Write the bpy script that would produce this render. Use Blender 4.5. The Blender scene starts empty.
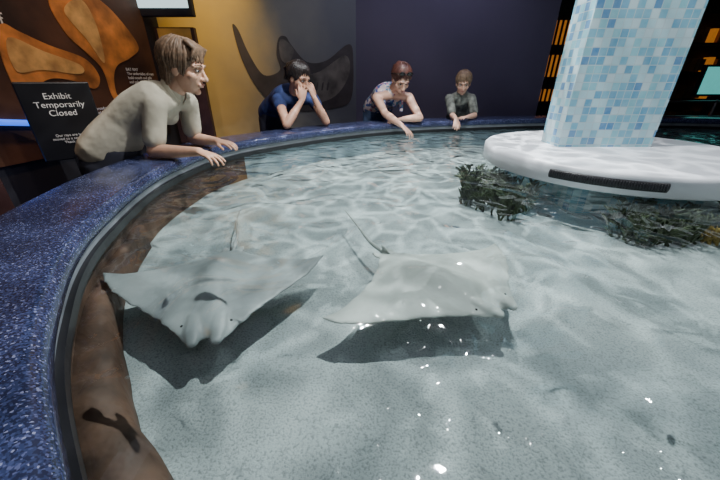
import bpy, math, random
from mathutils import Vector, Matrix, noise
random.seed(3)
V = Vector
pi = math.pi
COL = bpy.context.scene.collection

# ------------------------------------------------------------ materials
def nmat(name):
    m = bpy.data.materials.new(name); m.use_nodes = True
    nt = m.node_tree; b = nt.nodes['Principled BSDF']
    return m, nt, b
def mat(name, col, rough=.6, metal=0, var=0.0, scale=8, bump=0, bscale=60, emit=None, es=1, sss=0, spec=.5):
    m, nt, b = nmat(name)
    b.inputs['Roughness'].default_value = rough
    b.inputs['Metallic'].default_value = metal
    b.inputs['Specular IOR Level'].default_value = spec
    tc = nt.nodes.new('ShaderNodeTexCoord')
    nz = nt.nodes.new('ShaderNodeTexNoise'); nz.inputs['Scale'].default_value = scale
    nz.inputs['Detail'].default_value = 4
    nt.links.new(tc.outputs['Object'], nz.inputs['Vector'])
    rp = nt.nodes.new('ShaderNodeValToRGB')
    rp.color_ramp.elements[0].position = .3; rp.color_ramp.elements[1].position = .7
    rp.color_ramp.elements[0].color = [max(0, c*(1-var)) for c in col]+[1]
    rp.color_ramp.elements[1].color = [min(1, c*(1+var)) for c in col]+[1]
    nt.links.new(nz.outputs['Fac'], rp.inputs['Fac'])
    nt.links.new(rp.outputs['Color'], b.inputs['Base Color'])
    if bump:
        n2 = nt.nodes.new('ShaderNodeTexNoise'); n2.inputs['Scale'].default_value = bscale
        nt.links.new(tc.outputs['Object'], n2.inputs['Vector'])
        bp = nt.nodes.new('ShaderNodeBump'); bp.inputs['Strength'].default_value = bump
        bp.inputs['Distance'].default_value = .01
        nt.links.new(n2.outputs['Fac'], bp.inputs['Height'])
        nt.links.new(bp.outputs['Normal'], b.inputs['Normal'])
    if emit:
        b.inputs['Emission Color'].default_value = (*emit, 1)
        b.inputs['Emission Strength'].default_value = es
    if sss:
        b.inputs['Subsurface Weight'].default_value = sss
        b.inputs['Subsurface Radius'].default_value = (.02, .008, .004)
    return m

def ramp(nt, stops, interp='LINEAR'):
    r = nt.nodes.new('ShaderNodeValToRGB'); cr = r.color_ramp; cr.interpolation = interp
    while len(cr.elements) < len(stops): cr.elements.new(.5)
    for e, (p, c) in zip(cr.elements, stops):
        e.position = p; e.color = (*c, 1)
    return r

def terrazzo():
    m, nt, b = nmat('blue_terrazzo')
    tc = nt.nodes.new('ShaderNodeTexCoord')
    vo = nt.nodes.new('ShaderNodeTexVoronoi'); vo.inputs['Scale'].default_value = 330
    nt.links.new(tc.outputs['Object'], vo.inputs['Vector'])
    sp = nt.nodes.new('ShaderNodeSeparateColor'); nt.links.new(vo.outputs['Color'], sp.inputs[0])
    r = ramp(nt, [(0, (.016,.019,.045)), (.4, (.026,.034,.085)), (.7, (.042,.054,.13)), (.86, (.075,.085,.18)), (.95, (.20,.21,.34))], 'CONSTANT')
    nt.links.new(sp.outputs[0], r.inputs['Fac']); nt.links.new(r.outputs['Color'], b.inputs['Base Color'])
    b.inputs['Roughness'].default_value = .2
    return m

def sand():
    m, nt, b = nmat('pool_sand')
    tc = nt.nodes.new('ShaderNodeTexCoord')
    n1 = nt.nodes.new('ShaderNodeTexNoise'); n1.inputs['Scale'].default_value = 3.0; n1.inputs['Detail'].default_value = 5
    n2 = nt.nodes.new('ShaderNodeTexNoise'); n2.inputs['Scale'].default_value = 210; n2.inputs['Detail'].default_value = 4
    nt.links.new(tc.outputs['Object'], n1.inputs['Vector']); nt.links.new(tc.outputs['Object'], n2.inputs['Vector'])
    r1 = ramp(nt, [(.3, (.28,.315,.32)), (.7, (.45,.485,.48))])
    r2 = ramp(nt, [(.32, (.45,.45,.45)), (.52, (1,1,1)), (.72, (1.0,1.0,1.0))])
    nt.links.new(n1.outputs['Fac'], r1.inputs['Fac']); nt.links.new(n2.outputs['Fac'], r2.inputs['Fac'])
    mx = nt.nodes.new('ShaderNodeMix'); mx.data_type = 'RGBA'; mx.blend_type = 'MULTIPLY'; mx.inputs[0].default_value = .8
    nt.links.new(r1.outputs['Color'], mx.inputs[6]); nt.links.new(r2.outputs['Color'], mx.inputs[7])
    nt.links.new(mx.outputs[2], b.inputs['Base Color'])
    bp = nt.nodes.new('ShaderNodeBump'); bp.inputs['Strength'].default_value = .5; bp.inputs['Distance'].default_value = .005
    nt.links.new(n2.outputs['Fac'], bp.inputs['Height']); nt.links.new(bp.outputs['Normal'], b.inputs['Normal'])
    b.inputs['Roughness'].default_value = .85
    return m

def tiles():
    m, nt, b = nmat('mosaic_tile')
    uv = nt.nodes.new('ShaderNodeTexCoord')
    sc = nt.nodes.new('ShaderNodeVectorMath'); sc.operation = 'SCALE'; sc.inputs['Scale'].default_value = 1/.042
    nt.links.new(uv.outputs['UV'], sc.inputs[0])
    fl = nt.nodes.new('ShaderNodeVectorMath'); fl.operation = 'FLOOR'; nt.links.new(sc.outputs[0], fl.inputs[0])
    fr = nt.nodes.new('ShaderNodeVectorMath'); fr.operation = 'FRACTION'; nt.links.new(sc.outputs[0], fr.inputs[0])
    wn = nt.nodes.new('ShaderNodeTexWhiteNoise'); wn.noise_dimensions = '2D'; nt.links.new(fl.outputs[0], wn.inputs['Vector'])
    r = ramp(nt, [(0, (.36,.58,.64)), (.25, (.13,.40,.54)), (.45, (.07,.30,.48)), (.6, (.18,.48,.56)), (.75, (.46,.62,.66)), (.9, (.04,.20,.42))], 'CONSTANT')
    nt.links.new(wn.outputs['Value'], r.inputs['Fac'])
    nz = nt.nodes.new('ShaderNodeTexNoise'); nz.inputs['Scale'].default_value = 25; nt.links.new(uv.outputs['UV'], nz.inputs['Vector'])
    mx0 = nt.nodes.new('ShaderNodeMix'); mx0.data_type = 'RGBA'; mx0.inputs[7].default_value = (.7,.8,.82,1)
    mm = nt.nodes.new('ShaderNodeMath'); mm.operation = 'MULTIPLY'; mm.inputs[1].default_value = .3
    nt.links.new(nz.outputs['Fac'], mm.inputs[0]); nt.links.new(mm.outputs[0], mx0.inputs[0]); nt.links.new(r.outputs['Color'], mx0.inputs[6])
    sx = nt.nodes.new('ShaderNodeSeparateXYZ'); nt.links.new(fr.outputs[0], sx.inputs[0])
    def edge(o):
        a = nt.nodes.new('ShaderNodeMath'); a.operation = 'SUBTRACT'; a.inputs[1].default_value = .5; nt.links.new(o, a.inputs[0])
        c = nt.nodes.new('ShaderNodeMath'); c.operation = 'ABSOLUTE'; nt.links.new(a.outputs[0], c.inputs[0])
        d = nt.nodes.new('ShaderNodeMath'); d.operation = 'GREATER_THAN'; d.inputs[1].default_value = .45; nt.links.new(c.outputs[0], d.inputs[0]); return d
    e1 = edge(sx.outputs[0]); e2 = edge(sx.outputs[1])
    mxm = nt.nodes.new('ShaderNodeMath'); mxm.operation = 'MAXIMUM'; nt.links.new(e1.outputs[0], mxm.inputs[0]); nt.links.new(e2.outputs[0], mxm.inputs[1])
    mx = nt.nodes.new('ShaderNodeMix'); mx.data_type = 'RGBA'; mx.inputs[7].default_value = (.45,.56,.60,1)
    nt.links.new(mxm.outputs[0], mx.inputs[0]); nt.links.new(mx0.outputs[2], mx.inputs[6])
    nt.links.new(mx.outputs[2], b.inputs['Base Color']); b.inputs['Roughness'].default_value = .15
    bp = nt.nodes.new('ShaderNodeBump'); bp.invert = True; bp.inputs['Strength'].default_value = .4; bp.inputs['Distance'].default_value = .003
    nt.links.new(mxm.outputs[0], bp.inputs['Height']); nt.links.new(bp.outputs['Normal'], b.inputs['Normal'])
    return m

def water():
    m = bpy.data.materials.new('pool_water'); m.use_nodes = True; nt = m.node_tree
    nt.nodes.remove(nt.nodes['Principled BSDF']); out = nt.nodes['Material Output']
    tr = nt.nodes.new('ShaderNodeBsdfTransparent'); tr.inputs[0].default_value = (.90,.965,.955,1)
    gl = nt.nodes.new('ShaderNodeBsdfGlossy'); gl.inputs['Roughness'].default_value = .02; gl.inputs[0].default_value = (1,1,1,1)
    fr = nt.nodes.new('ShaderNodeFresnel'); fr.inputs['IOR'].default_value = 1.4
    tc = nt.nodes.new('ShaderNodeTexCoord')
    n1 = nt.nodes.new('ShaderNodeTexNoise'); n1.inputs['Scale'].default_value = 5.0; n1.inputs['Detail'].default_value = 1.4; n1.inputs['Distortion'].default_value = 1.1
    nt.links.new(tc.outputs['Object'], n1.inputs['Vector'])
    bp = nt.nodes.new('ShaderNodeBump'); bp.inputs['Strength'].default_value = .9; bp.inputs['Distance'].default_value = .042
    nt.links.new(n1.outputs['Fac'], bp.inputs['Height'])
    nt.links.new(bp.outputs[0], gl.inputs['Normal']); nt.links.new(bp.outputs[0], fr.inputs['Normal'])
    mx = nt.nodes.new('ShaderNodeMixShader'); nt.links.new(fr.outputs[0], mx.inputs[0])
    nt.links.new(tr.outputs[0], mx.inputs[1]); nt.links.new(gl.outputs[0], mx.inputs[2]); nt.links.new(mx.outputs[0], out.inputs[0])
    return m

# ------------------------------------------------------------ mesh helpers
class MB:
    def __init__(s): s.v=[]; s.f=[]; s.m=[]
    def add(s, vs, fs, mi=0):
        o=len(s.v); s.v += [V(v) for v in vs]; s.f += [tuple(i+o for i in f) for f in fs]; s.m += [mi]*len(fs)
    def tube(s, pts, radii, n=14, side=None, mi=0, round_caps=True):
        pts=[V(p) for p in pts]; L=len(pts); rings=[]
        t0=(pts[1]-pts[0]).normalized()
        ref = V(side) if side is not None else (V((0,0,1)) if abs(t0.z)<.9 else V((1,0,0)))
        P=[];R=[];T=[]
        for i in range(L):
            t=(pts[min(i+1,L-1)]-pts[max(i-1,0)]).normalized()
            r=radii[i]; r=(r,r) if not isinstance(r,(tuple,list)) else r
            P.append(pts[i]);R.append(r);T.append(t)
        if round_caps:
            k=min(R[0]); k2=min(R[-1]); A=[];B=[];C=[]
            for a in (80,55,28):
                A.append(P[0]-T[0]*k*math.sin(math.radians(a))); B.append((R[0][0]*math.cos(math.radians(a)),R[0][1]*math.cos(math.radians(a)))); C.append(T[0])
            A+=P;B+=R;C+=T
            for a in (28,55,80):
                A.append(P[-1]+T[-1]*k2*math.sin(math.radians(a))); B.append((R[-1][0]*math.cos(math.radians(a)),R[-1][1]*math.cos(math.radians(a)))); C.append(T[-1])
            P,R,T=A,B,C
        vs=[];
        for p,r,t in zip(P,R,T):
            a=ref-t*ref.dot(t)
            if a.length<1e-4: a=t.orthogonal()
            a.normalize(); 
            if side is None: ref=a
            b=t.cross(a)
            for j in range(n):
                th=2*pi*j/n; vs.append(p+a*r[0]*math.cos(th)+b*r[1]*math.sin(th))
        fs=[]; m=len(P)
        for i in range(m-1):
            for j in range(n):
                fs.append((i*n+j,i*n+(j+1)%n,(i+1)*n+(j+1)%n,(i+1)*n+j))
        fs.append(tuple(range(n-1,-1,-1))); fs.append(tuple((m-1)*n+j for j in range(n)))
        s.add(vs,fs,mi)
    def ell(s, c, r, R=None, mi=0, n=20, k=12):
        if not isinstance(r,(tuple,list)): r=(r,r,r)
        R=R or Matrix.Identity(3); c=V(c); vs=[c+R@V((0,0,r[2]))]
        for i in range(1,k):
            ph=pi*i/k
            for j in range(n):
                th=2*pi*j/n
                vs.append(c+R@V((r[0]*math.sin(ph)*math.cos(th), r[1]*math.sin(ph)*math.sin(th), r[2]*math.cos(ph))))
        vs.append(c-R@V((0,0,r[2])))
        fs=[(0,1+j,1+(j+1)%n) for j in range(n)]
        for i in range(k-2):
            for j in range(n):
                a=1+i*n+j; b=1+i*n+(j+1)%n; fs.append((a,a+n,b+n,b))
        l=len(vs)-1; o=1+(k-2)*n
        fs+=[(o+j,l,o+(j+1)%n) for j in range(n)]
        s.add(vs,fs,mi)
    def box(s, c, size, R=None, mi=0):
        R=R or Matrix.Identity(3); c=V(c); h=[x/2 for x in size]
        vs=[c+R@V((x*h[0],y*h[1],z*h[2])) for x in(-1,1) for y in(-1,1) for z in(-1,1)]
        s.add(vs,[(0,1,3,2),(4,6,7,5),(0,4,5,1),(2,3,7,6),(0,2,6,4),(1,5,7,3)],mi)
    def obj(s, name, mats, parent=None, smooth=True, bevel=0):
        me=bpy.data.meshes.new(name); me.from_pydata([tuple(v) for v in s.v],[],s.f); me.update()
        for m in mats: me.materials.append(m)
        for p,mi in zip(me.polygons,s.m): p.material_index=mi; p.use_smooth=smooth
        o=bpy.data.objects.new(name,me); COL.objects.link(o)
        if parent: o.parent=parent
        if bevel:
            b=o.modifiers.new('b','BEVEL'); b.width=bevel; b.segments=2; b.limit_method='ANGLE'
        return o
def empty(name, loc=(0,0,0)):
    e=bpy.data.objects.new(name,None); COL.objects.link(e); e.empty_display_size=.1; return e
def remesh(o, vox, it=4):
    mats=[m for m in o.data.materials]
    r=o.modifiers.new('r','REMESH'); r.mode='VOXEL'; r.voxel_size=vox; r.use_smooth_shade=True
    sm=o.modifiers.new('s','SMOOTH'); sm.iterations=it; sm.factor=.5
    dg=bpy.context.evaluated_depsgraph_get(); dg.update()
    me=bpy.data.meshes.new_from_object(o.evaluated_get(dg))
    o.modifiers.clear(); o.data=me
    me.materials.clear()
    for m in mats: me.materials.append(m)
    for p in me.polygons: p.use_smooth=True; p.material_index=0
    return o
def catmull(pts, n, closed=True):
    out=[]; L=len(pts); rng=range(L if closed else L-1)
    for i in rng:
        g=lambda k:(V(pts[k%L]) if closed else V(pts[min(max(k,0),L-1)]))
        p0,p1,p2,p3=g(i-1),g(i),g(i+1),g(i+2)
        for j in range(n):
            t=j/n
            out.append(.5*((2*p1)+(p2-p0)*t+(2*p0-5*p1+4*p2-p3)*t*t+(3*p1-p0-3*p2+p3)*t**3))
    if not closed: out.append(V(pts[-1]))
    return out
def lerp_table(tab, x):
    if x<=tab[0][0]: return tab[0][1]
    for (a,va),(b,vb) in zip(tab,tab[1:]):
        if x<=b:
            t=(x-a)/(b-a); t=t*t*(3-2*t)*.4+t*.6; return va+(vb-va)*t
    return tab[-1][1]

# ------------------------------------------------------------ pool
M_terr=terrazzo(); M_sand=sand(); M_tile=tiles(); M_water=water()
M_wallhi=mat('acrylic_band',(.17,.19,.21),.3,var=.2)
M_black=mat('black_gasket',(.008,.008,.01),.4)
M_brown=mat('brown_rockwork',(.085,.042,.025),.7,var=.6,scale=9,bump=.6,bscale=25)
M_pale=mat('pale_pool_wall',(.24,.30,.33),.6,var=.2,scale=5)
M_skirt=mat('dark_skirt',(.02,.02,.035),.6)
OUT=[(.1,-.17),(-.32,.19),(-.6,.5),(-.83,.94),(-.965,1.65),(-.78,2.34),(.09,3.18),(1.2,3.6),(2.4,3.8),(3.9,3.7),(5.0,2.9),(5.3,1.6),(4.6,.2),(3.0,-.5),(1.2,-.6)]
ring=catmull([(x,y,0) for x,y in OUT],16)
N=len(ring)
nor=[]
for i in range(N):
    t=(ring[(i+1)%N]-ring[i-1]).normalized(); nor.append(V((-t.y,t.x,0)))
pool=empty('touch_pool')
def sweep(name, prof, mats, closed=False, mi=None, smooth=True, altmat=None):
    mb=MB(); P=len(prof); vs=[]
    for i in range(N):
        for o,z in prof: vs.append(ring[i]+nor[i]*o+V((0,0,z)))
    fs=[];ms=[]
    for i in range(N):
        for j in range(P if closed else P-1):
            a=i*P+j; b=i*P+(j+1)%P; c=((i+1)%N)*P+(j+1)%P; d=((i+1)%N)*P+j
            q=mi[j] if mi else 0
            if altmat and altmat(ring[i]) and q in (2,): q=3
            fs.append((a,b,c,d)); ms.append(q)
    mb.add(vs,fs); mb.m=ms
    return mb.obj(name,mats,pool,smooth)
W=.31
prof=[(.03,.79),(0.0,.80)]+[(.03-.03*math.cos(a),.82+.03*math.sin(a)) for a in [0,.3,.6,.9,1.2,pi/2]]+[(W-.03+.03*math.sin(a),.82+.03*math.cos(a)) for a in [0,.3,.6,.9,1.2,pi/2]]+[(W,.79)]
sweep('rim',prof,[M_terr],closed=True)
ZW=.75; ZF=.58
sweep('inner_wall',[(.010,.80),(.010,ZW+.022),(-.004,ZW+.022),(-.004,ZW-.006),(.016,ZW-.006),(.016,ZF-.03)],[M_wallhi,M_black,M_brown,M_pale],mi=[0,1,1,1,2],smooth=False,altmat=lambda p:p.y>2.25)
sweep('skirt',[(W-.05,.80),(W-.05,0.0)],[M_skirt])
mb=MB(); idx=[i%N for i in range(-10,56)]
vs=[];P=7
for q,i in enumerate(idx):
    x=q/(len(idx)-1); wd=.080*(1-max(0,(x-.35)/.65)**1.3)+.004
    wd*=1+.15*noise.noise(ring[i]*9)
    for o,z in [(.02,ZF-.02+.13),(-wd*.55,ZF+.105),(-wd*.85,ZF+.095),(-wd,ZF+.07),(-wd*1.02,ZF+.03),(-wd*1.05,ZF-.03),(.02,ZF-.03)]:
        p=ring[i]+nor[i]*o; vs.append(V((p.x,p.y,z+.012*noise.noise(V((p.x*14,p.y*14,z*9))))))
fs=[]
for q in range(len(idx)-1):
    for j in range(P): fs.append((q*P+j,(q+1)*P+j,(q+1)*P+(j+1)%P,q*P+(j+1)%P))
mb.add(vs,fs); mb.obj('rock_ledge',[M_brown],pool)
cen=V((2.1,1.7,0))
def disc_surface(name, z, rings_n, f, m, off=.02, parent=pool):
    mb=MB(); vs=[cen+V((0,0,z+f(cen)))]; 
    for k in range(1,rings_n+1):
        for i in range(N):
            p=cen.lerp(ring[i]+nor[i]*off,k/rings_n); vs.append(V((p.x,p.y,z+f(p))))
    fs=[(0,1+(i+1)%N,1+i) for i in range(N)]
    for k in range(rings_n-1):
        for i in range(N):
            a=1+k*N+i;b=1+k*N+(i+1)%N; fs.append((a,b,b+N,a+N))
    mb.add(vs,fs); o=mb.obj(name,[m],parent)
    return o
disc_surface('pool_floor',ZF,60,lambda p:.012*noise.noise(V((p.x*2.2,p.y*2.2,0)))+.006*noise.noise(V((p.x*7,p.y*7,3))),M_sand)
disc_surface('water_surface',ZW,60,lambda p:.002*noise.noise(V((p.x*4,p.y*4,9))),M_water,off=.008)

# ------------------------------------------------------------ mosaic column on disc
colm=empty('mosaic_column')
CX,CY=1.51,2.0
M_white=mat('white_disc',(.74,.76,.80),.35,var=.03)
mb=MB(); n=96; R=.705
prof2=[(0,.868),(R-.03,.868),(R-.012,.864),(R-.002,.853),(R,.84),(R,.775),(R-.01,.765),(R-.04,.76),(0,.76)]
vs=[];
for r,z in prof2:
    for i in range(n):
        a=2*pi*i/n; vs.append((CX+r*math.cos(a),CY+r*math.sin(a),z))
fs=[]
for k in range(len(prof2)-1):
    for i in range(n):
        fs.append((k*n+i,(k+1)*n+i,(k+1)*n+(i+1)%n,k*n+(i+1)%n))
mb.add(vs,fs); mb.obj('base_disc',[M_white],colm)
mb=MB(); a0,a1=math.radians(217),math.radians(254)
pts=[(CX+(R+.002)*math.cos(a0+(a1-a0)*i/30),CY+(R+.002)*math.sin(a0+(a1-a0)*i/30),.816) for i in range(31)]
mb.tube(pts,[(.021,.006)]*31,n=10,side=(0,0,1))
for i in range(44):
    a=a0+(a1-a0)*(i+.5)/44
    mb.ell((CX+(R+.008)*math.cos(a),CY+(R+.008)*math.sin(a),.816),(.005,.005,.017),n=8,k=6,mi=1)
mb.obj('edge_grille',[M_black,mat('grille_bead',(.03,.03,.035),.4)],colm)
def tiled_box(name, cx,cy,hx,hy,z0,z1,parent):
    c=[(cx-hx,cy-hy),(cx+hx,cy-hy),(cx+hx,cy+hy),(cx-hx,cy+hy)]
    me=bpy.data.meshes.new(name); vs=[(x,y,z0) for x,y in c]+[(x,y,z1) for x,y in c]
    fs=[(0,1,5,4),(1,2,6,5),(2,3,7,6),(3,0,4,7),(4,5,6,7),(3,2,1,0)]
    me.from_pydata(vs,[],fs); uv=me.uv_layers.new(name='UVMap'); L=[0,2*hx,2*hx+2*hy,4*hx+2*hy,4*hx+4*hy]
    for k in range(4):
        p=me.polygons[k]; co=[(L[k],z0),(L[k+1],z0),(L[k+1],z1),(L[k],z1)]
        for li,c2 in zip(p.loop_indices,co): uv.data[li].uv=c2
    me.materials.append(M_tile); o=bpy.data.objects.new(name,me); COL.objects.link(o); o.parent=parent; return o
tiled_box('shaft',CX-.035,CY+.08,.28,.10,.868,3.2,colm)
tiled_box('pedestal',CX-.02,CY+.05,.36,.42,ZF-.02,.76,colm)

# ------------------------------------------------------------ cownose rays
M_ray=mat('ray_skin',(.27,.285,.285),.5,var=.25,scale=7,bump=.12,bscale=40)
M_ray2=mat('ray_skin_pale',(.43,.44,.41),.5,var=.16,scale=7,bump=.12,bscale=40)
M_eye=mat('dark_eye',(.01,.01,.01),.1)
LEAD=[(0,.95),(.05,.975),(.09,1.0),(.14,.985),(.19,.92),(.25,.83),(.4,.66),(.6,.47),(.8,.26),(.93,.07),(1,-.12)]
TRAIL=[(0,-1.0),(.06,-.98),(.12,-.86),(.25,-.64),(.45,-.40),(.65,-.25),(.85,-.16),(1,-.16)]
def make_ray(name, C, Lv, Rv, Hv, Tv, m, tail, wingz):
    e=empty(name); C=V(C);Lv=V(Lv);Rv=V(Rv);Hv=V(Hv);Tv=V(Tv)
    def mp(x,y,z):
        ax=abs(x); sp=(Rv if x>0 else Lv)*ax
        q=Hv*y if y>0 else Tv*(-y)
        wz=(wingz[1] if x>0 else wingz[0])*(ax**2)+.010*math.sin(ax*5)*ax
        return C+sp+q+V((0,0,z+wz))
    nu,nv=90,30; top=[];bot=[]
    for i in range(nu+1):
        x=-1+2*i/nu; ax=abs(x); l=lerp_table(LEAD,ax); t=lerp_table(TRAIL,ax)
        for j in range(nv+1):
            c=j/nv; y=t+(l-t)*c
            T=.042*math.exp(-(ax/.17)**2)*math.exp(-((y-.25)/.75)**2)+.013*(1-ax)**.7+.0035
            pr=(math.sin(pi*c))**.5 if 0<c<1 else 0
            top.append(mp(x,y,T*pr)); bot.append(mp(x,y,-T*.5*pr))
    mb=MB(); mb.v=top+bot; o=len(top); w=nv+1
    for i in range(nu):
        for j in range(nv):
            a=i*w+j
            mb.f.append((a,a+w,a+w+1,a+1)); mb.f.append((o+a,o+a+1,o+a+w+1,o+a+w))
    for i in range(nu):
        for j in (0,nv):
            a=i*w+j; q=(a,o+a,o+a+w,a+w); mb.f.append(q if j==0 else q[::-1])
    for i in (0,nu):
        for j in range(nv):
            a=i*w+j; q=(a,a+1,o+a+1,o+a); mb.f.append(q if i==0 else q[::-1])
    mb.m=[0]*len(mb.f)
    for sx in (-1,1):
        p=[mp(sx*.09,.70,.012),mp(sx*.09,.88,.008),mp(sx*.08,1.0,.002)]
        mb.tube(p,[(.024,.016),(.022,.013),(.014,.008)],n=14,side=(Rv-Lv))
        mb.tube([mp(sx*.04,-.80,0),mp(sx*.08,-.98,0),mp(sx*.09,-1.06,0)],[(.016,.005),(.016,.005),(.006,.004)],n=10,side=(Rv-Lv))
    b=remesh(mb.obj('body',[m],e),.0036,8)
    mb=MB()
    f0,f1,f2,f3=mp(0,-.80,.008),mp(0,-.95,.030),mp(0,-1.03,.028),mp(0,-.98,.004)
    s=(Rv-Lv).normalized()*.004
    mb.add([f0+s,f1+s*.3,f2+s*.3,f3+s,f0-s,f1-s*.3,f2-s*.3,f3-s],[(0,1,2,3),(7,6,5,4),(0,4,5,1),(1,5,6,2),(2,6,7,3),(3,7,4,0)])
    tp=catmull([mp(0,-.85,.004)]+[V(p) for p in tail],8,closed=False)
    L=len(tp); mb.tube(tp,[.0075*(1-i/L)+.0014 for i in range(L)],n=8)
    mb.obj('tail_and_fin',[m],e)
    mb=MB()
    for sx in (-1,1): mb.ell(mp(sx*.175,.80,.009),.0045,n=10,k=8)
    mb.obj('eyes',[M_eye],e)
    return e
make_ray('cownose_ray',(-.446,.85,.672),(-.33,-.055,0),(.325,.08,0),(.075,-.28,-.005),(-.02,.19,0),M_ray,
         [(-.49,1.15,.67),(-.55,1.31,.67),(-.59,1.49,.66)],(.045,.03))
make_ray('cownose_ray.001',(.205,.825,.677),(-.285,-.20,0),(.30,.175,0),(.19,-.145,-.002),(-.125,.18,0),M_ray2,
         [(.04,1.08,.68),(-.01,1.21,.69),(-.07,1.39,.69)],(.01,.035))

# ------------------------------------------------------------ plants under disc
M_weed=mat('seaweed',(.055,.07,.032),.6,var=.5,scale=20)
M_cor=mat('yellow_coral',(.35,.24,.07),.6,var=.4,scale=20)
def weed(name, c, rx, ry, n, hmax, m, parent=None):
    mb=MB()
    for i in range(n):
        a=random.uniform(0,2*pi); r=math.sqrt(random.random())
        p=V((c[0]+rx*r*math.cos(a),c[1]+ry*r*math.sin(a),ZF-.01)); h=random.uniform(.6,1)*hmax
        d=V((random.uniform(-.5,.5),random.uniform(-.5,.5),1)).normalized()
        pts=[p]; 
        for k in range(6):
            d=(d+V((random.uniform(-.4,.4),random.uniform(-.4,.4),.1))).normalized(); pts.append(pts[-1]+d*h/6)
        mb.tube(pts,[.006,.0055,.005,.004,.0035,.003,.0015],n=6)
        for k in range(1,6):
            for q in range(3):
                dd=(d+V((random.uniform(-1,1),random.uniform(-1,1),random.uniform(-.2,.8)))).normalized()
                e=pts[k]+dd*random.uniform(.03,.07)
                mb.tube([pts[k],pts[k].lerp(e,.5)+V((0,0,.006)),e],[(.004,.002),(.006,.0015),(.0015,.001)],n=6)
    for v in mb.v: v.z=min(v.z,ZW-.006-.02*random.random())
    return mb.obj(name,[m],parent)
weed('seaweed_clump',(.77,1.82),.17,.30,110,.20,M_weed)
wc=weed('seaweed_clump.001',(1.34,1.31),.18,.10,80,.18,M_weed)
weed('seaweed_clump.002',(1.92,1.36),.20,.11,60,.18,M_weed)
weed('yellow_coral_sprigs',(1.55,1.25),.05,.03,8,.10,M_cor,wc)

# ------------------------------------------------------------ room
M_purple=mat('wall_purple_paint',(.080,.068,.115),.75,var=.06,scale=2)
M_dark=mat('dark_paint',(.015,.014,.02),.8)
M_carpet=mat('carpet',(.02,.022,.035),.95,var=.4,scale=60)
def wall(name, a, b, z0, z1, m, th=.08, parent=None):
    a=V((*a,0));b=V((*b,0)); d=(b-a).normalized(); nn=V((-d.y,d.x,0))*th
    mb=MB(); mb.add([a+V((0,0,z0)),b+V((0,0,z0)),b+V((0,0,z1)),a+V((0,0,z1)),a+nn+V((0,0,z0)),b+nn+V((0,0,z0)),b+nn+V((0,0,z1)),a+nn+V((0,0,z1))],
      [(0,1,2,3),(5,4,7,6),(4,0,3,7),(1,5,6,2),(3,2,6,7),(4,5,1,0)])
    return mb.obj(name,[m],parent,False)
def mural_mat():
    m,nt,b=nmat('mural_paint_and_glow')
    tc=nt.nodes.new('ShaderNodeTexCoord'); sx=nt.nodes.new('ShaderNodeSeparateXYZ'); nt.links.new(tc.outputs['Object'],sx.inputs[0])
    mr=nt.nodes.new('ShaderNodeMapRange'); mr.inputs[1].default_value=-1.9; mr.inputs[2].default_value=0; nt.links.new(sx.outputs[0],mr.inputs[0])
    nz=nt.nodes.new('ShaderNodeTexNoise'); nz.inputs['Scale'].default_value=3; nz.inputs['Detail'].default_value=5; nt.links.new(tc.outputs['Object'],nz.inputs['Vector'])
    ad=nt.nodes.new('ShaderNodeMath'); ad.operation='MULTIPLY_ADD'; ad.inputs[1].default_value=.35; nt.links.new(nz.outputs['Fac'],ad.inputs[0]); nt.links.new(mr.outputs[0],ad.inputs[2])
    r=ramp(nt,[(.1,(.60,.42,.12)),(.4,(.42,.31,.14)),(.75,(.15,.145,.14)),(1,(.09,.095,.115))])  # mural paint, with the golden glow's fade to grey put into the colour
    nt.links.new(ad.outputs[0],r.inputs[0]); nt.links.new(r.outputs[0],b.inputs['Base Color']); b.inputs['Roughness'].default_value=.6
    return m
M_mural=mural_mat()
def box(name,c,s,m,R=None,parent=None,bevel=0):
    mb=MB(); mb.box(c,s,R); return mb.obj(name,[m],parent,False,bevel)
box('floor',(2,2.3,-.05),(10,11,.1),M_carpet)
box('ceiling',(2,2.3,3.25),(10,11,.1),M_dark)
A=(-.05,4.6); B=(-1.9,3.6); C=(-2.5,.6)
wall('wall_back',A,(2.36,4.6),0,3.2,M_purple,.15)
wall('wall_mural',B,A,0,3.2,M_mural,.15)
wall('wall_left',C,B,0,3.2,M_dark,.15)
wall('wall_left_front',(-2.5,-3.1),C,0,3.2,M_dark,.15)
wall('wall_far',(2.3,7.6),(6.9,7.6),0,3.2,M_dark,.1)
wall('wall_hall_side',(2.36,4.75),(2.36,7.6),0,3.2,M_dark,.1)
wall('wall_right',(6.9,7.6),(6.9,-3.1),0,3.2,M_dark,.1)
wall('wall_front',(6.9,-3.1),(-2.5,-3.1),0,3.2,M_dark,.1)

def decal(mb, O, d, nrm, pts, off, mi=0, n=6, th=.006):
    O=V(O);d=V(d).normalized();nrm=V(nrm).normalized()
    pp=catmull([(s,z,0) for s,z in pts],n) if n>1 else [V((s,z,0)) for s,z in pts]
    f=[O+d*p.x+V((0,0,p.y))+nrm*(off+th) for p in pp]; k=[O+d*p.x+V((0,0,p.y))+nrm*off for p in pp]
    L=len(pp); mb.add(f+k,[tuple(range(L))]+[tuple(range(2*L-1,L-1,-1))]+[(i,i+L,(i+1)%L+L,(i+1)%L) for i in range(L)],mi)
def text(body, loc, xdir, size, m, parent, extr=.001, align='LEFT'):
    cu=bpy.data.curves.new('lettering','FONT'); cu.body=body; cu.size=size; cu.extrude=extr; cu.align_x=align
    o=bpy.data.objects.new('lettering',cu); COL.objects.link(o)
    x=V(xdir).normalized(); z=V((0,0,1)); y=z; zz=x.cross(y)
    M=Matrix((x,y,zz)).transposed().to_4x4(); M.translation=V(loc); o.matrix_world=M
    cu.materials.append(m); o.parent=parent; return o
dM=V((1.85,1.0,0)).normalized(); nM=V((dM.y,-dM.x,0))
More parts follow.
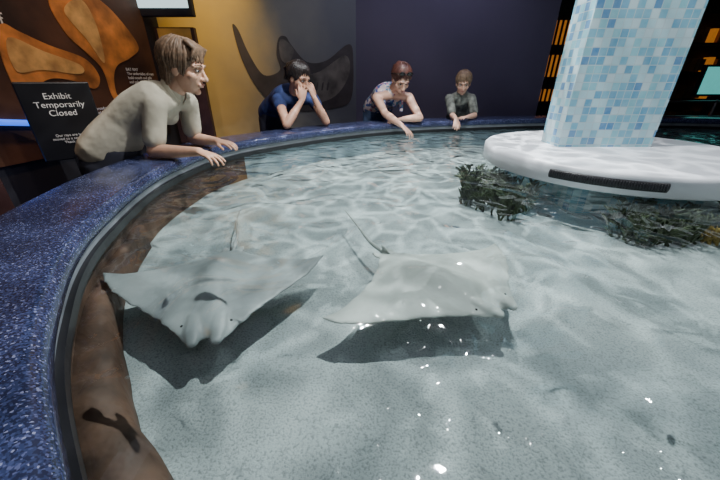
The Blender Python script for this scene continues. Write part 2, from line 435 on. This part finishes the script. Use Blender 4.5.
M_sil=mat('painted_ray',(.040,.032,.035),.6,var=.4,scale=5)
M_sil2=mat('painted_ray_light',(.10,.088,.08),.6,var=.6,scale=6)
mr=empty('painted_ray_mural'); mb=MB()
decal(mb,(*B,0),dM,nM,[(.67,1.72),(.72,1.42),(.86,1.12),(1.08,.93),(1.37,.88),(1.75,.9),(2.02,1.0),(2.06,1.45),(2.0,1.62),(1.7,1.44),(1.45,1.42),(1.28,1.58),(1.22,1.66),(1.14,1.64),(1.1,1.48),(1.12,1.33),(.93,1.28),(.80,1.48),(.72,1.70)],.002)
mb.obj('dark_ray',[M_sil],mr,False); mb=MB()
decal(mb,(*B,0),dM,nM,[(1.15,1.02),(1.3,1.25),(1.6,1.32),(1.95,1.5),(2.0,1.3),(1.8,1.05),(1.45,.96)],.010,th=.003)
decal(mb,(*B,0),dM,nM,[(1.14,1.6),(1.2,1.63),(1.3,1.53),(1.22,1.4),(1.14,1.45)],.010,th=.003)
for k in range(5): decal(mb,(*B,0),dM,nM,[(1.40+.07*k,1.12),(1.42+.07*k,1.20),(1.435+.07*k,1.20),(1.42+.07*k,1.12)],.015,n=2,th=.002,mi=1)
mb.obj('ray_belly_and_gills',[M_sil2,M_sil],mr,False)
dL=V((.6,3.0,0)).normalized(); nL=V((dL.y,-dL.x,0))
M_brn=mat('mural_brown',(.07,.028,.012),.6,var=.9,scale=2.5)
M_or=mat('mural_orange',(.62,.22,.045),.6,var=.6,scale=6)
M_or2=mat('mural_yellow',(.76,.38,.12),.6,var=.5,scale=8)
M_txt=mat('white_lettering',(.85,.82,.75),.6)
lm=empty('ray_info_mural'); mb=MB()
decal(mb,(*C,0),dL,nL,[(.9,.75),(2.86,.75),(2.86,2.3),(.9,2.3)],.002,n=1,th=.02); mb.obj('board',[M_brn],lm,False)
mb=MB()
decal(mb,(*C,0),dL,nL,[(1.64,1.26),(1.66,1.42),(1.72,1.53),(1.80,1.50),(1.95,1.44),(2.18,1.37),(2.25,1.25),(2.18,1.17),(2.05,1.22),(1.9,1.24),(1.78,1.20),(1.66,1.14)],.023)
decal(mb,(*C,0),dL,nL,[(2.06,1.70),(2.2,1.80),(2.36,1.81),(2.55,1.72),(2.72,1.50),(2.6,1.40),(2.45,1.34),(2.38,1.25),(2.36,1.12),(2.44,1.06),(2.5,1.04),(2.46,1.01),(2.36,1.03),(2.31,1.12),(2.30,1.3),(2.2,1.42),(2.10,1.52)],.023)
mb.obj('ray_pictures',[M_or],lm,False); mb=MB()
decal(mb,(*C,0),dL,nL,[(1.69,1.28),(1.72,1.46),(1.9,1.40),(2.12,1.33),(2.1,1.27),(1.85,1.29)],.030,th=.003)
decal(mb,(*C,0),dL,nL,[(2.14,1.66),(2.3,1.75),(2.36,1.6),(2.33,1.35),(2.24,1.5)],.030,th=.003)
mb.obj('ray_highlights',[M_or2],lm,False)
def onL(s,z,off=.026): return V((*C,0))+dL*s+nL*off+V((0,0,z))
text('BAT RAY\nThe undersides of rays\nhold mouth and gills\nand pale markings',onL(2.52,1.3),dL,.032,M_txt,lm)
text('Rays of the\nshallow reef',onL(1.25,1.62),dL,.1,M_txt,lm)
text('Gliding on broad wings,\nthese fish feel for\nclams in the sand.',onL(2.0,1.02),dL,.03,M_txt,lm)
M_scr=mat('screen_pale',(.5,.7,.75),.4,emit=(.62,.85,.9),es=1.2)
mo=empty('wall_monitor'); box('bezel',(-1.72,3.42,1.95),(.52,.06,.44),M_dark,parent=mo,bevel=.01); box('screen',(-1.72,3.386,1.97),(.46,.01,.36),M_scr,parent=mo)
pn=empty('tall_info_panel'); box('board',(-1.70,3.50,1.15),(.36,.05,1.02),mat('panel_brown',(.05,.025,.02),.5,var=.3),parent=pn)
M_gold=mat('gold_trim',(.6,.36,.08),.4,var=.2)
box('gold_top',(-1.70,3.47,1.60),(.30,.01,.10),M_gold,parent=pn)
for k in range(9): box('gold_line_%d'%k,(-1.71-.02*(k%3),3.472,1.48-.05*k),(.24-.04*(k%3),.006,.012),M_gold,parent=pn)
sg=empty('exhibit_closed_sign'); dS=V((.72,.69,0)).normalized(); nS=V((dS.y,-dS.x,0))
RS=Matrix((dS,-nS,V((0,0,1)))).transposed()
c0=V((-1.80,2.08,1.0))
box('board',c0,(.34,.03,.44),mat('sign_black',(.01,.01,.012),.4),RS,sg,bevel=.008)
box('post',c0+V((0,0,-.6)),(.06,.03,.80),M_black,RS,sg); box('foot',(c0.x,c0.y,.015),(.3,.2,.03),M_black,RS,sg,bevel=.005)
text('Exhibit\nTemporarily\nClosed',c0+nS*.018+V((0,0,.13)),dS,.046,M_txt,sg,align='CENTER')
text('Our rays are being\nmoved to a new home.\nThank you.',c0+nS*.018+V((0,0,-.08)),dS,.020,M_txt,sg,align='CENTER')
cb=empty('exhibit_cabinet'); M_mar=mat('maroon_panel',(.035,.012,.012),.5,var=.3)
mb=MB(); a=V((-1.62,.75,0)); b=V((-1.60,1.40,0)); w=V((-.30,.03,0))
mb.add([a,b,b+w,a+w,a+V((0,0,1.14)),b+V((0,0,.90)),b+w+V((0,0,.96)),a+w+V((0,0,1.2))],[(0,1,5,4),(1,2,6,5),(2,3,7,6),(3,0,4,7),(4,5,6,7),(3,2,1,0)])
mb.obj('body',[M_mar],cb,False,.01)
M_blue=mat('blue_led',(.05,.15,.7),.4,emit=(.03,.16,1.0),es=1.6)
mb=MB(); mb.tube([onL(1.35,1.02,.05),onL(2.5,.86,.05)],[.018,.018],n=10); mb.obj('blue_led_tube',[M_blue],lm)

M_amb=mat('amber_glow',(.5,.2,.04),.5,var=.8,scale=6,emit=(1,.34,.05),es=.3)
M_teal=mat('teal_screen',(.1,.5,.5),.4,var=.5,scale=4,emit=(.15,.75,.7),es=.6)
dc=empty('lit_display_case')
box('frame',(3.35,6.6,1.35),(.5,.3,2.7),M_dark,parent=dc)
for k,(zz,h) in enumerate([(1.95,.35),(1.45,.34),(.98,.2)]): box('glow_%d'%k,(3.36,6.44,zz),(.34,.03,h),M_amb,parent=dc,bevel=.01)
for k in range(4): box('mullion_%d'%k,(3.24+.08*k,6.42,1.4),(.03,.03,1.6),M_dark,parent=dc)
sh=empty('gift_shelving')
box('back',(6.0,6.4,1.3),(1.7,.1,2.6),mat('shelf_back',(.05,.025,.015),.7),parent=sh)
for k in range(5):
    box('shelf_%d'%k,(6.0,6.25,.5+.42*k),(1.7,.3,.03),M_dark,parent=sh)
M_gd=mat('goods_amber',(.25,.11,.04),.6,var=.6,scale=5)
mb=MB()
for k in range(4):
    for j in range(11):
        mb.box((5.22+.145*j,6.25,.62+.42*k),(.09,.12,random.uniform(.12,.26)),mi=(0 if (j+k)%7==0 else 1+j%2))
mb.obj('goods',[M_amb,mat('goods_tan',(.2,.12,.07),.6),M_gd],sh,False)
tv=empty('hall_screen'); box('bezel',(5.35,5.3,1.22),(.66,.06,.42),M_dark,parent=tv); box('panel',(5.35,5.265,1.22),(.60,.01,.36),M_teal,parent=tv)
box('stand',(5.35,5.33,.5),(.08,.06,1.0),M_dark,parent=tv)
rl=empty('handrail'); mb=MB(); M_steel=mat('steel',(.4,.4,.42),.3,.9)
for z in (.75,.95): mb.tube([(2.9,5.0,z),(6.6,5.0,z)],[.018,.018],n=8)
for k in range(6): mb.tube([(2.9+.74*k,5.0,0),(2.9+.74*k,5.0,.96)],[.018,.018],n=8)
mb.obj('rails',[M_steel],rl)

# ------------------------------------------------------------ people
M_lip=mat('lips',(.42,.17,.14),.5); M_ew=mat('eye_white',(.6,.57,.54),.3)
def frame(f, up=(0,0,1)):
    f=V(f).normalized(); x=f.cross(V(up)).normalized(); u=x.cross(f); return Matrix((x,f,u)).transposed()
def hand(mb, w, f, n, ts, s=1, curl=.4, spread=.12):
    f=V(f).normalized(); n=V(n); n=(n-f*n.dot(f)).normalized(); sd=f.cross(n)*ts; w=V(w)
    mb.tube([w,w+f*.03*s,w+f*.06*s,w+f*.082*s],[(.026*s,.018*s),(.035*s,.016*s),(.039*s,.014*s),(.036*s,.011*s)],n=16,side=sd)
    L=[.066,.076,.071,.056]
    for k in range(4):
        off=(.0305-.0205*k)*s; p=w+f*(.080-.004*abs(k-1))*s+sd*off; a=spread*(1.4-k)*.8
        d=(f*math.cos(a)+sd*math.sin(a)); cu=curl*(.6+.25*k*.6); pts=[p-f*.02*s,p]; ang=0
        ln=L[k]*s
        for q,fr_ in enumerate((.45,.30,.25)):
            ang+=cu*(.7 if q==0 else 1)
            dd=d*math.cos(ang)-n*math.sin(ang); pts.append(pts[-1]+dd*ln*fr_*1.05)
        mb.tube(pts,[.008*s,.0088*s,.0082*s,.0076*s,.0062*s],n=10)
    p=w+f*.022*s+sd*.022*s-n*.004*s; d=(f*.72+sd*.66-n*.25).normalized(); d2=(f*.93+sd*.25-n*.3).normalized()
    mb.tube([p,p+d*.036*s,p+d*.036*s+d2*.028*s,p+d*.036*s+d2*.05*s],[.013*s,.0105*s,.009*s,.007*s],n=10)

def person(name, J, skin, top, bottom, hairc, sc=1, hs=1, sleeve=.7, style='short', vox=.005, tank=False, bust=.0, shoe=None, collar=False):
    e=empty(name); g={k:V(v) for k,v in J.items() if isinstance(v,tuple) and len(v)==3}
    pel,neck,head=g['pel'],g['neck'],g['head']
    sl=(g['shL']-g['shR']).normalized()
    spine_mid=pel.lerp(neck,.5)+g.get('bend',V((0,0,0)))
    fwd=sl.cross((neck-pel).normalized()).normalized()*-1
    if fwd.dot(V(J['face']))<0: fwd=-fwd
    sp=catmull([tuple(pel),tuple(spine_mid),tuple(neck)],5,closed=False)
    def torso(mb,k,inf,upto=1.0):
        tab=[(0,(.165,.12)),(.2,(.16,.115)),(.42,(.135,.10)),(.62,(.15,.108)),(.8,(.16,.105)),(.92,(.125,.08)),(1.0,(.06,.055))]
        pts=[];rad=[]
        m=len(sp)-1
        for i,p in enumerate(sp):
            x=i/m
            if x>upto: break
            for (a,ra),(b,rb) in zip(tab,tab[1:]):
                if a<=x<=b:
                    t=(x-a)/(b-a); rad.append(((ra[0]+(rb[0]-ra[0])*t)*sc*k+inf,(ra[1]+(rb[1]-ra[1])*t)*sc*k+inf)); break
            pts.append(p)
        mb.tube(pts,rad,n=28,side=sl)
        if bust:
            c=sp[int(m*.72)]
            for q in (-1,1): mb.ell(c+sl*q*.07*sc+fwd*(.075*sc),(bust+inf)*1.0,n=16,k=10)
    F=frame(J['face'],J.get('up',(0,0,1)))
    H=lambda x,y,z: head+F@V((x*hs,y*hs,z*hs))
    mb=MB(); torso(mb,.93,0)
    for s in 'LR':
        sh,el,wr=g['sh'+s],g['el'+s],g['wr'+s]
        mb.tube([neck.lerp(sh,.15)-V((0,0,.02*sc)),sh],[.05*sc,.047*sc],n=14)
        mb.tube([sh,sh.lerp(el,.35),el],[.050*sc,.044*sc,.036*sc],n=16)
        mb.tube([el,el.lerp(wr,.3),wr.lerp(el,.2),wr],[.037*sc,.039*sc,.028*sc,.0235*sc],n=16)
        hd=g['hd'+s]; hn=g['hn'+s]
        hand(mb,wr,hd,hn,(1 if s=='L' else -1)*J.get('ts',1),sc*J.get('hsc',1),J.get('curl'+s,.4))
    mb.tube([neck-(head-neck)*.15,H(0,-.022,-.05)],[.056*sc,.050*hs],n=18)
    mb.ell(H(0,-.010,.032),(.073*hs,.092*hs,.083*hs),F)
    mb.ell(H(0,.018,-.022),(.061*hs,.069*hs,.085*hs),F)
    mb.ell(H(0,.036,-.078),(.040*hs,.038*hs,.028*hs),F)
    mb.ell(H(0,.066,-.092),(.02*hs,.017*hs,.015*hs),F)
    mb.tube([H(0,.080,.020),H(0,.094,-.005),H(0,.106,-.026)],[.008*hs,.009*hs,.012*hs],n=12)
    for q in (-1,1):
        mb.ell(H(q*.011,.094,-.030),.0085*hs,n=10,k=8)
        mb.ell(H(q*.038,.052,-.022),(.024*hs,.024*hs,.024*hs),F)
        mb.ell(H(q*.074,-.008,-.008),(.009*hs,.020*hs,.031*hs),F)
        mb.tube([H(q*.008,.084,.026),H(q*.028,.083,.030),H(q*.050,.066,.024)],[.008*hs]*3,n=10)
    mb.ell(H(0,.080,-.056),(.026*hs,.014*hs,.014*hs),F)
    remesh(mb.obj('body_skin',[skin],e),vox,3)
    mb=MB()
    for q in (-1,1):
        mb.ell(H(q*.030,.0735,.008),(.0125*hs,.009*hs,.0062*hs),F,n=12,k=8)
    mb.obj('eyes',[M_ew],e)
    mb=MB()
    for q in (-1,1):
        mb.ell(H(q*.030,.0805,.007),(.0055*hs,.0030*hs,.0055*hs),F,n=12,k=8)
    mb.obj('irises',[M_eye],e)
    mb=MB()
    for q in (-1,1):
        mb.tube([H(q*.012,.091,.030),H(q*.030,.089,.035),H(q*.052,.071,.030)],[.0022*hs,.0030*hs,.0016*hs],n=8)
        mb.tube([H(q*.018,.081,.011),H(q*.030,.083,.0145),H(q*.043,.075,.011)],[.0015*hs]*3,n=8)
    mb.obj('brows_lashes',[hairc],e)
    mb=MB()
    mb.tube([H(-.024,.082,-.056),H(-.008,.0925,-.052),H(0,.093,-.054),H(.008,.0925,-.052),H(.024,.082,-.056)],[.002*hs,.0038*hs,.0035*hs,.0038*hs,.002*hs],n=8)
    mb.tube([H(-.020,.083,-.060),H(0,.092,-.062),H(.020,.083,-.060)],[.002*hs,.0045*hs,.002*hs],n=8)
    mb.obj('lips',[M_lip],e)
    mb=MB()
    mb.ell(H(0,-.020,.040),(.083*hs,.096*hs,.088*hs),F,n=28,k=18)
    if style in('short','boy'): mb.ell(H(0,-.052,-.015),(.068*hs,.052*hs,.070*hs),F)
    else: mb.ell(H(0,-.050,.0),(.068*hs,.052*hs,.065*hs),F)
    nl=90 if style=='short' else 70
    for i in range(nl):
        az=2*pi*i/nl+random.uniform(-.03,.03)
        fr_=math.cos(az)
        if style=='short': zend= .052 if fr_>.62 else (-.022 if fr_>-.2 else -.075)
        elif style=='boy': zend= .040 if fr_>.6 else (.0 if fr_>-.2 else -.06)
        else: zend= .06 if fr_>.6 else (.02 if fr_>-.2 else -.04)
        zend+=random.uniform(-.012,.008)
        rr=random.uniform(1.01,1.07); pts=[];rad=[]
        for k in range(8):
            z=.125+(zend-.125)*(k/7)**1.2
            zz=max(-1,min(1,(z-.040)/.090)); q=math.sqrt(max(0,1-zz*zz))
            if z<.04: q=max(q,.86 if style!='tied' else .8)*(1-.10*max(0,-z)/.08)
            x=math.sin(az)*.084*q*rr; y=-.020+math.cos(az)*.097*q*rr
            pts.append(H(x+random.uniform(-.003,.003),y,z)); rad.append(hs*(.011 if style=='short' else .008)*(1-.6*(k/7)))
        mb.tube(pts,rad,n=8)
    if style=='short':
        for q in range(14):
            a=-.065+.13*q/13
            mb.tube([H(a*.5+.02,.03,.118),H(a*.9,.070,.098),H(a,.082-abs(a)*.35,.060)],[.014*hs,.013*hs,.005*hs],n=8)
    if style=='tied':
        mb.ell(H(0,-.120,.055),(.036*hs,.034*hs,.036*hs),F)
        for q in range(10):
            mb.tube([H(random.uniform(-.02,.02),-.12,.06),H(random.uniform(-.03,.03),-.155,.03),H(random.uniform(-.03,.03),-.15,-.06)],[.012*hs,.012*hs,.004*hs],n=8)
    mb.obj('hair',[hairc],e)
    mb=MB(); torso(mb,1.0,.010*sc)
    if not tank:
        for s in 'LR':
            sh,el=g['sh'+s],g['el'+s]
            mb.tube([neck.lerp(sh,.25)-V((0,0,.025*sc)),sh],[.052*sc,.060*sc],n=14)
            mb.tube([sh,sh.lerp(el,sleeve*.6),sh.lerp(el,sleeve)],[.062*sc,.060*sc,.060*sc],n=16,round_caps=True)
    else:
        for s in 'LR':
            sh=g['sh'+s]; q=neck.lerp(sh,.55)
            mb.tube([q-V((0,0,.07*sc))+fwd*.085*sc,q+V((0,0,.02*sc)),q-V((0,0,.07*sc))-fwd*.085*sc],[.022*sc]*3,n=10)
    remesh(mb.obj('top',[top],e),.008,5)
    if collar:
        mb=MB(); up=(head-neck).normalized(); c=neck+up*.012
        pts=[]
        for i in range(25):
            a=.35+(2*pi-.7)*i/24; pts.append(c+(fwd*math.cos(a)*.072+sl*math.sin(a)*.072)*sc+up*(.012-.035*math.cos(a)*sc))
        mb.tube(pts,[(.024,.006)]*25,n=10,side=up); mb.obj('collar',[top],e)
    mb=MB(); mb.tube([pel+(neck-pel)*.12,pel-V((0,0,.07*sc))],[(.168*sc,.125*sc),(.165*sc,.125*sc)],n=24,side=sl)
    ms=MB()
    for s,q in (('L',1),('R',-1)):
        hip=pel+sl*q*.085*sc-V((0,0,.05*sc)); kz=pel.z*.52; ft=V(J['feet'])+sl*q*.10*sc
        fk=V((fwd.x,fwd.y,0)).normalized()
        kn=hip.lerp(ft,.48); kn.z=kz; kn+=fk*.02; an=V((ft.x,ft.y,.09))
        mb.tube([hip,hip.lerp(kn,.5),kn,kn.lerp(an,.4),an],[.088*sc,.078*sc,.058*sc,.055*sc,.042*sc],n=18)
        ms.tube([an+V((0,0,-.04))-fk*.05*sc,an+V((0,0,-.045))+fk*.06*sc,an+V((0,0,-.058))+fk*.16*sc],[(.038*sc,.045),(.042*sc,.042),(.036*sc,.028)],n=14,side=sl)
    remesh(mb.obj('trousers',[bottom],e),.010,4)
    ms.obj('shoes',[shoe or M_black],e)
    return e,H,F

S1=mat('skin_fair',(.58,.33,.22),.5,var=.06,scale=30,sss=.1)
S2=mat('skin_tan',(.50,.27,.18),.5,var=.06,scale=30,sss=.1)
S3=mat('skin_light',(.64,.38,.28),.5,var=.06,scale=30,sss=.1)
H1=mat('hair_brown',(.15,.090,.052),.6,var=.5,scale=60)
H2=mat('hair_dark',(.02,.013,.012),.4,var=.4,scale=60)
H3=mat('hair_auburn',(.085,.028,.02),.5,var=.4,scale=60)
H4=mat('hair_blond',(.20,.13,.08),.5,var=.4,scale=60)
T1=mat('cream_polo',(.45,.405,.31),.85,var=.06,scale=12,bump=1.0,bscale=11)
T2=mat('navy_top',(.02,.035,.12),.8,var=.5,scale=14,bump=.4,bscale=14)
def floral():
    m,nt,b=nmat('floral_print'); tc=nt.nodes.new('ShaderNodeTexCoord'); vo=nt.nodes.new('ShaderNodeTexVoronoi'); vo.inputs['Scale'].default_value=38
    nt.links.new(tc.outputs['Object'],vo.inputs['Vector']); sp=nt.nodes.new('ShaderNodeSeparateColor'); nt.links.new(vo.outputs['Color'],sp.inputs[0])
    r=ramp(nt,[(0,(.06,.09,.28)),(.25,(.60,.50,.53)),(.55,(.40,.16,.22)),(.65,(.12,.28,.42)),(.8,(.7,.62,.60))],'CONSTANT')
    nt.links.new(sp.outputs[0],r.inputs[0]); nt.links.new(r.outputs[0],b.inputs['Base Color']); b.inputs['Roughness'].default_value=.8; return m
T3=floral()
T4=mat('grey_camo_shirt',(.16,.17,.15),.85,var=.6,scale=22)
P1=mat('dark_trousers',(.03,.03,.045),.85); P2=mat('denim',(.05,.08,.16),.85,var=.2,scale=40)

person('woman',dict(pel=(-1.40,1.80,.87),neck=(-1.03,1.93,1.165),bend=(-.02,0,.03),head=(-.935,1.93,1.285),face=(.95,.02,-.24),
   shL=(-1.03,2.08,1.11),shR=(-1.06,1.79,1.11),elL=(-1.07,2.13,.892),elR=(-1.10,1.74,.888),
   wrL=(-.87,2.02,.895),wrR=(-.84,1.70,.895),hdL=(.9,-.35,-.1),hdR=(.92,-.30,-.22),hnL=(0,0,1),hnR=(0,0,1),curlL=.35,curlR=.4,feet=(-1.50,1.78,0)),
   S1,T1,P1,H1,sc=.94,hs=1.08,sleeve=.72,style='short',vox=.004,bust=.045,collar=True)
person('woman.001',dict(pel=(-.88,3.52,.93),neck=(-.60,3.22,1.11),bend=(0,0,.04),head=(-.53,3.12,1.24),face=(.75,-.55,-.35),
   shL=(-.45,3.32,1.07),shR=(-.73,3.12,1.07),elL=(-.31,3.09,.89),elR=(-.62,2.86,.89),
   wrL=(-.40,3.05,1.09),wrR=(-.50,2.99,1.07),hdL=(-.25,.1,.95),hdR=(.1,.25,.95),hnL=(.8,-.6,0),hnR=(.1,-.95,.1),curlL=.6,curlR=.6,feet=(-.95,3.6,0)),
   S2,T2,P1,H2,sc=.97,hs=1.05,sleeve=.25,style='tied',vox=.005,bust=.045)
_,H,F=person('woman.002',dict(pel=(.20,4.0,.93),neck=(.33,3.62,1.12),bend=(0,0,.04),head=(.40,3.49,1.235),face=(.22,-.80,-.62),
   shL=(.50,3.60,1.07),shR=(.17,3.56,1.07),elL=(.60,3.42,.89),elR=(.25,3.40,.93),
   wrL=(.42,3.36,.885),wrR=(.40,3.22,.84),hdL=(-.8,-.2,-.05),hdR=(.55,-.5,-.45),hnL=(0,0,1),hnR=(.3,-.2,.9),curlL=.3,curlR=.3,feet=(.15,4.1,0)),
   S3,T3,P2,H3,sc=.98,hs=1.08,style='tied',vox=.005,tank=True,bust=.05)
mb=MB()
for q in(-1,1): mb.ell(H(q*.036,.066,.098),(.03,.012,.022),F,n=16,k=10); mb.tube([H(q*.066,.06,.098),H(q*.092,.0,.06),H(q*.090,-.04,.03)],[.004]*3,n=8)
mb.tube([H(-.01,.075,.10),H(.01,.075,.10)],[.004]*2,n=8)
so=mb.obj('sunglasses',[M_eye],bpy.data.objects['woman.002'])
person('boy',dict(pel=(1.16,4.06,.80),neck=(1.09,3.83,1.09),bend=(0,.0,.02),head=(1.09,3.76,1.20),face=(-.2,-.85,-.35),
   shL=(1.22,3.82,1.05),shR=(.97,3.80,1.05),elL=(1.24,3.70,.885),elR=(.99,3.66,.885),
   wrL=(1.12,3.56,.885),wrR=(.98,3.47,.875),hdL=(-.75,-.5,0),hdR=(-.05,-.6,-.75),hnL=(0,0,1),hnR=(0,-.7,.7),curlL=.3,curlR=.2,feet=(1.18,4.1,0)),
   S3,T4,P2,H4,sc=.78,hs=.92,sleeve=.75,style='boy',vox=.005)

# ------------------------------------------------------------ lights
def aim(o, tgt): o.rotation_euler=(V(tgt)-o.location).to_track_quat('-Z','Y').to_euler()
def spot(name, loc, tgt, e, ang, col=(1,1,1), rad=.04, blend=.5):
    l=bpy.data.lights.new(name,'SPOT'); l.energy=e; l.spot_size=math.radians(ang); l.spot_blend=blend; l.color=col; l.shadow_soft_size=rad
    o=bpy.data.objects.new(name,l); COL.objects.link(o); o.location=loc; aim(o,tgt); return o
def gobo(o, scale, lo, hi, width):
    l=o.data; l.use_nodes=True; nt=l.node_tree; em=nt.nodes['Emission']
    tc=nt.nodes.new('ShaderNodeTexCoord'); sx=nt.nodes.new('ShaderNodeSeparateXYZ'); nt.links.new(tc.outputs['Normal'],sx.inputs[0])
    dx=nt.nodes.new('ShaderNodeMath'); dx.operation='DIVIDE'; nt.links.new(sx.outputs[0],dx.inputs[0]); nt.links.new(sx.outputs[2],dx.inputs[1])
    dy=nt.nodes.new('ShaderNodeMath'); dy.operation='DIVIDE'; nt.links.new(sx.outputs[1],dy.inputs[0]); nt.links.new(sx.outputs[2],dy.inputs[1])
    cx=nt.nodes.new('ShaderNodeCombineXYZ'); nt.links.new(dx.outputs[0],cx.inputs[0]); nt.links.new(dy.outputs[0],cx.inputs[1])
    nz=nt.nodes.new('ShaderNodeTexNoise'); nz.inputs['Scale'].default_value=5; nt.links.new(cx.outputs[0],nz.inputs['Vector'])
    va=nt.nodes.new('ShaderNodeVectorMath'); va.operation='SCALE'; va.inputs['Scale'].default_value=.30; nt.links.new(nz.outputs['Color'],va.inputs[0])
    vb=nt.nodes.new('ShaderNodeVectorMath'); vb.operation='ADD'; nt.links.new(cx.outputs[0],vb.inputs[0]); nt.links.new(va.outputs[0],vb.inputs[1])
    vo=nt.nodes.new('ShaderNodeTexVoronoi'); vo.feature='DISTANCE_TO_EDGE'; vo.inputs['Scale'].default_value=scale; nt.links.new(vb.outputs[0],vo.inputs['Vector'])
    mr_=nt.nodes.new('ShaderNodeMapRange'); mr_.interpolation_type='SMOOTHERSTEP'
    mr_.inputs[1].default_value=0; mr_.inputs[2].default_value=width; mr_.inputs[3].default_value=hi; mr_.inputs[4].default_value=lo
    nt.links.new(vo.outputs['Distance'],mr_.inputs[0]); nt.links.new(mr_.outputs[0],em.inputs['Strength'])
k=spot('ceiling_spot_key',(.35,1.75,3.1),(.35,1.6,0),285,112,(.94,.98,.99),.02)
gobo(k,8,.85,1.7,.18)
k=spot('ceiling_spot_far',(.8,3.0,3.1),(.50,2.25,.6),210,84,(.94,.98,.99),.012,1.0)
gobo(k,12,.30,3.6,.12)
spot('ceiling_spot_right',(2.6,1.0,3.1),(1.8,1.1,.6),105,110,(.9,.97,1),.05)
spot('people_spot',(.4,1.9,3.1),(-.1,3.6,1.0),50,70,(1,.90,.82),.1)
spot('woman_spot',(-.1,1.0,3.1),(-1.1,1.9,1.1),42,45,(1,.90,.78),.08)
spot('mural_gold_spot',(-1.15,3.3,3.1),(-1.45,3.84,1.62),200,50,(1,.66,.16),.05,1.0)
spot('left_mural_spot',(-1.4,1.9,3.1),(-2.15,2.4,1.4),80,75,(1,.66,.4),.06)
spot('blue_wash',(-2.15,1.3,.6),(-2.2,2.2,1.0),6,120,(.1,.25,1),.05)
spot('purple_wash',(1.0,3.9,3.1),(.7,4.6,1.7),38,120,(.8,.74,1),.2)
a=bpy.data.lights.new('ambient_fill','AREA'); a.shape='RECTANGLE'; a.size=5; a.size_y=5; a.energy=32; a.color=(.80,.83,1)  # unseen fill light, added for soft overall brightness
ao=bpy.data.objects.new('ambient_fill',a); COL.objects.link(ao); ao.location=(1.2,1.3,3.15)
w=bpy.data.worlds.new('world'); bpy.context.scene.world=w; w.use_nodes=True
w.node_tree.nodes['Background'].inputs[0].default_value=(.2,.22,.35,1); w.node_tree.nodes['Background'].inputs[1].default_value=.2

cam=bpy.data.cameras.new('camera'); cam.lens=16; cam.sensor_width=36; cam.clip_start=.02
co=bpy.data.objects.new('camera',cam); COL.objects.link(co); co.location=(0,0,1.23); co.rotation_euler=(math.radians(63.43),0,0)
bpy.context.scene.camera=co
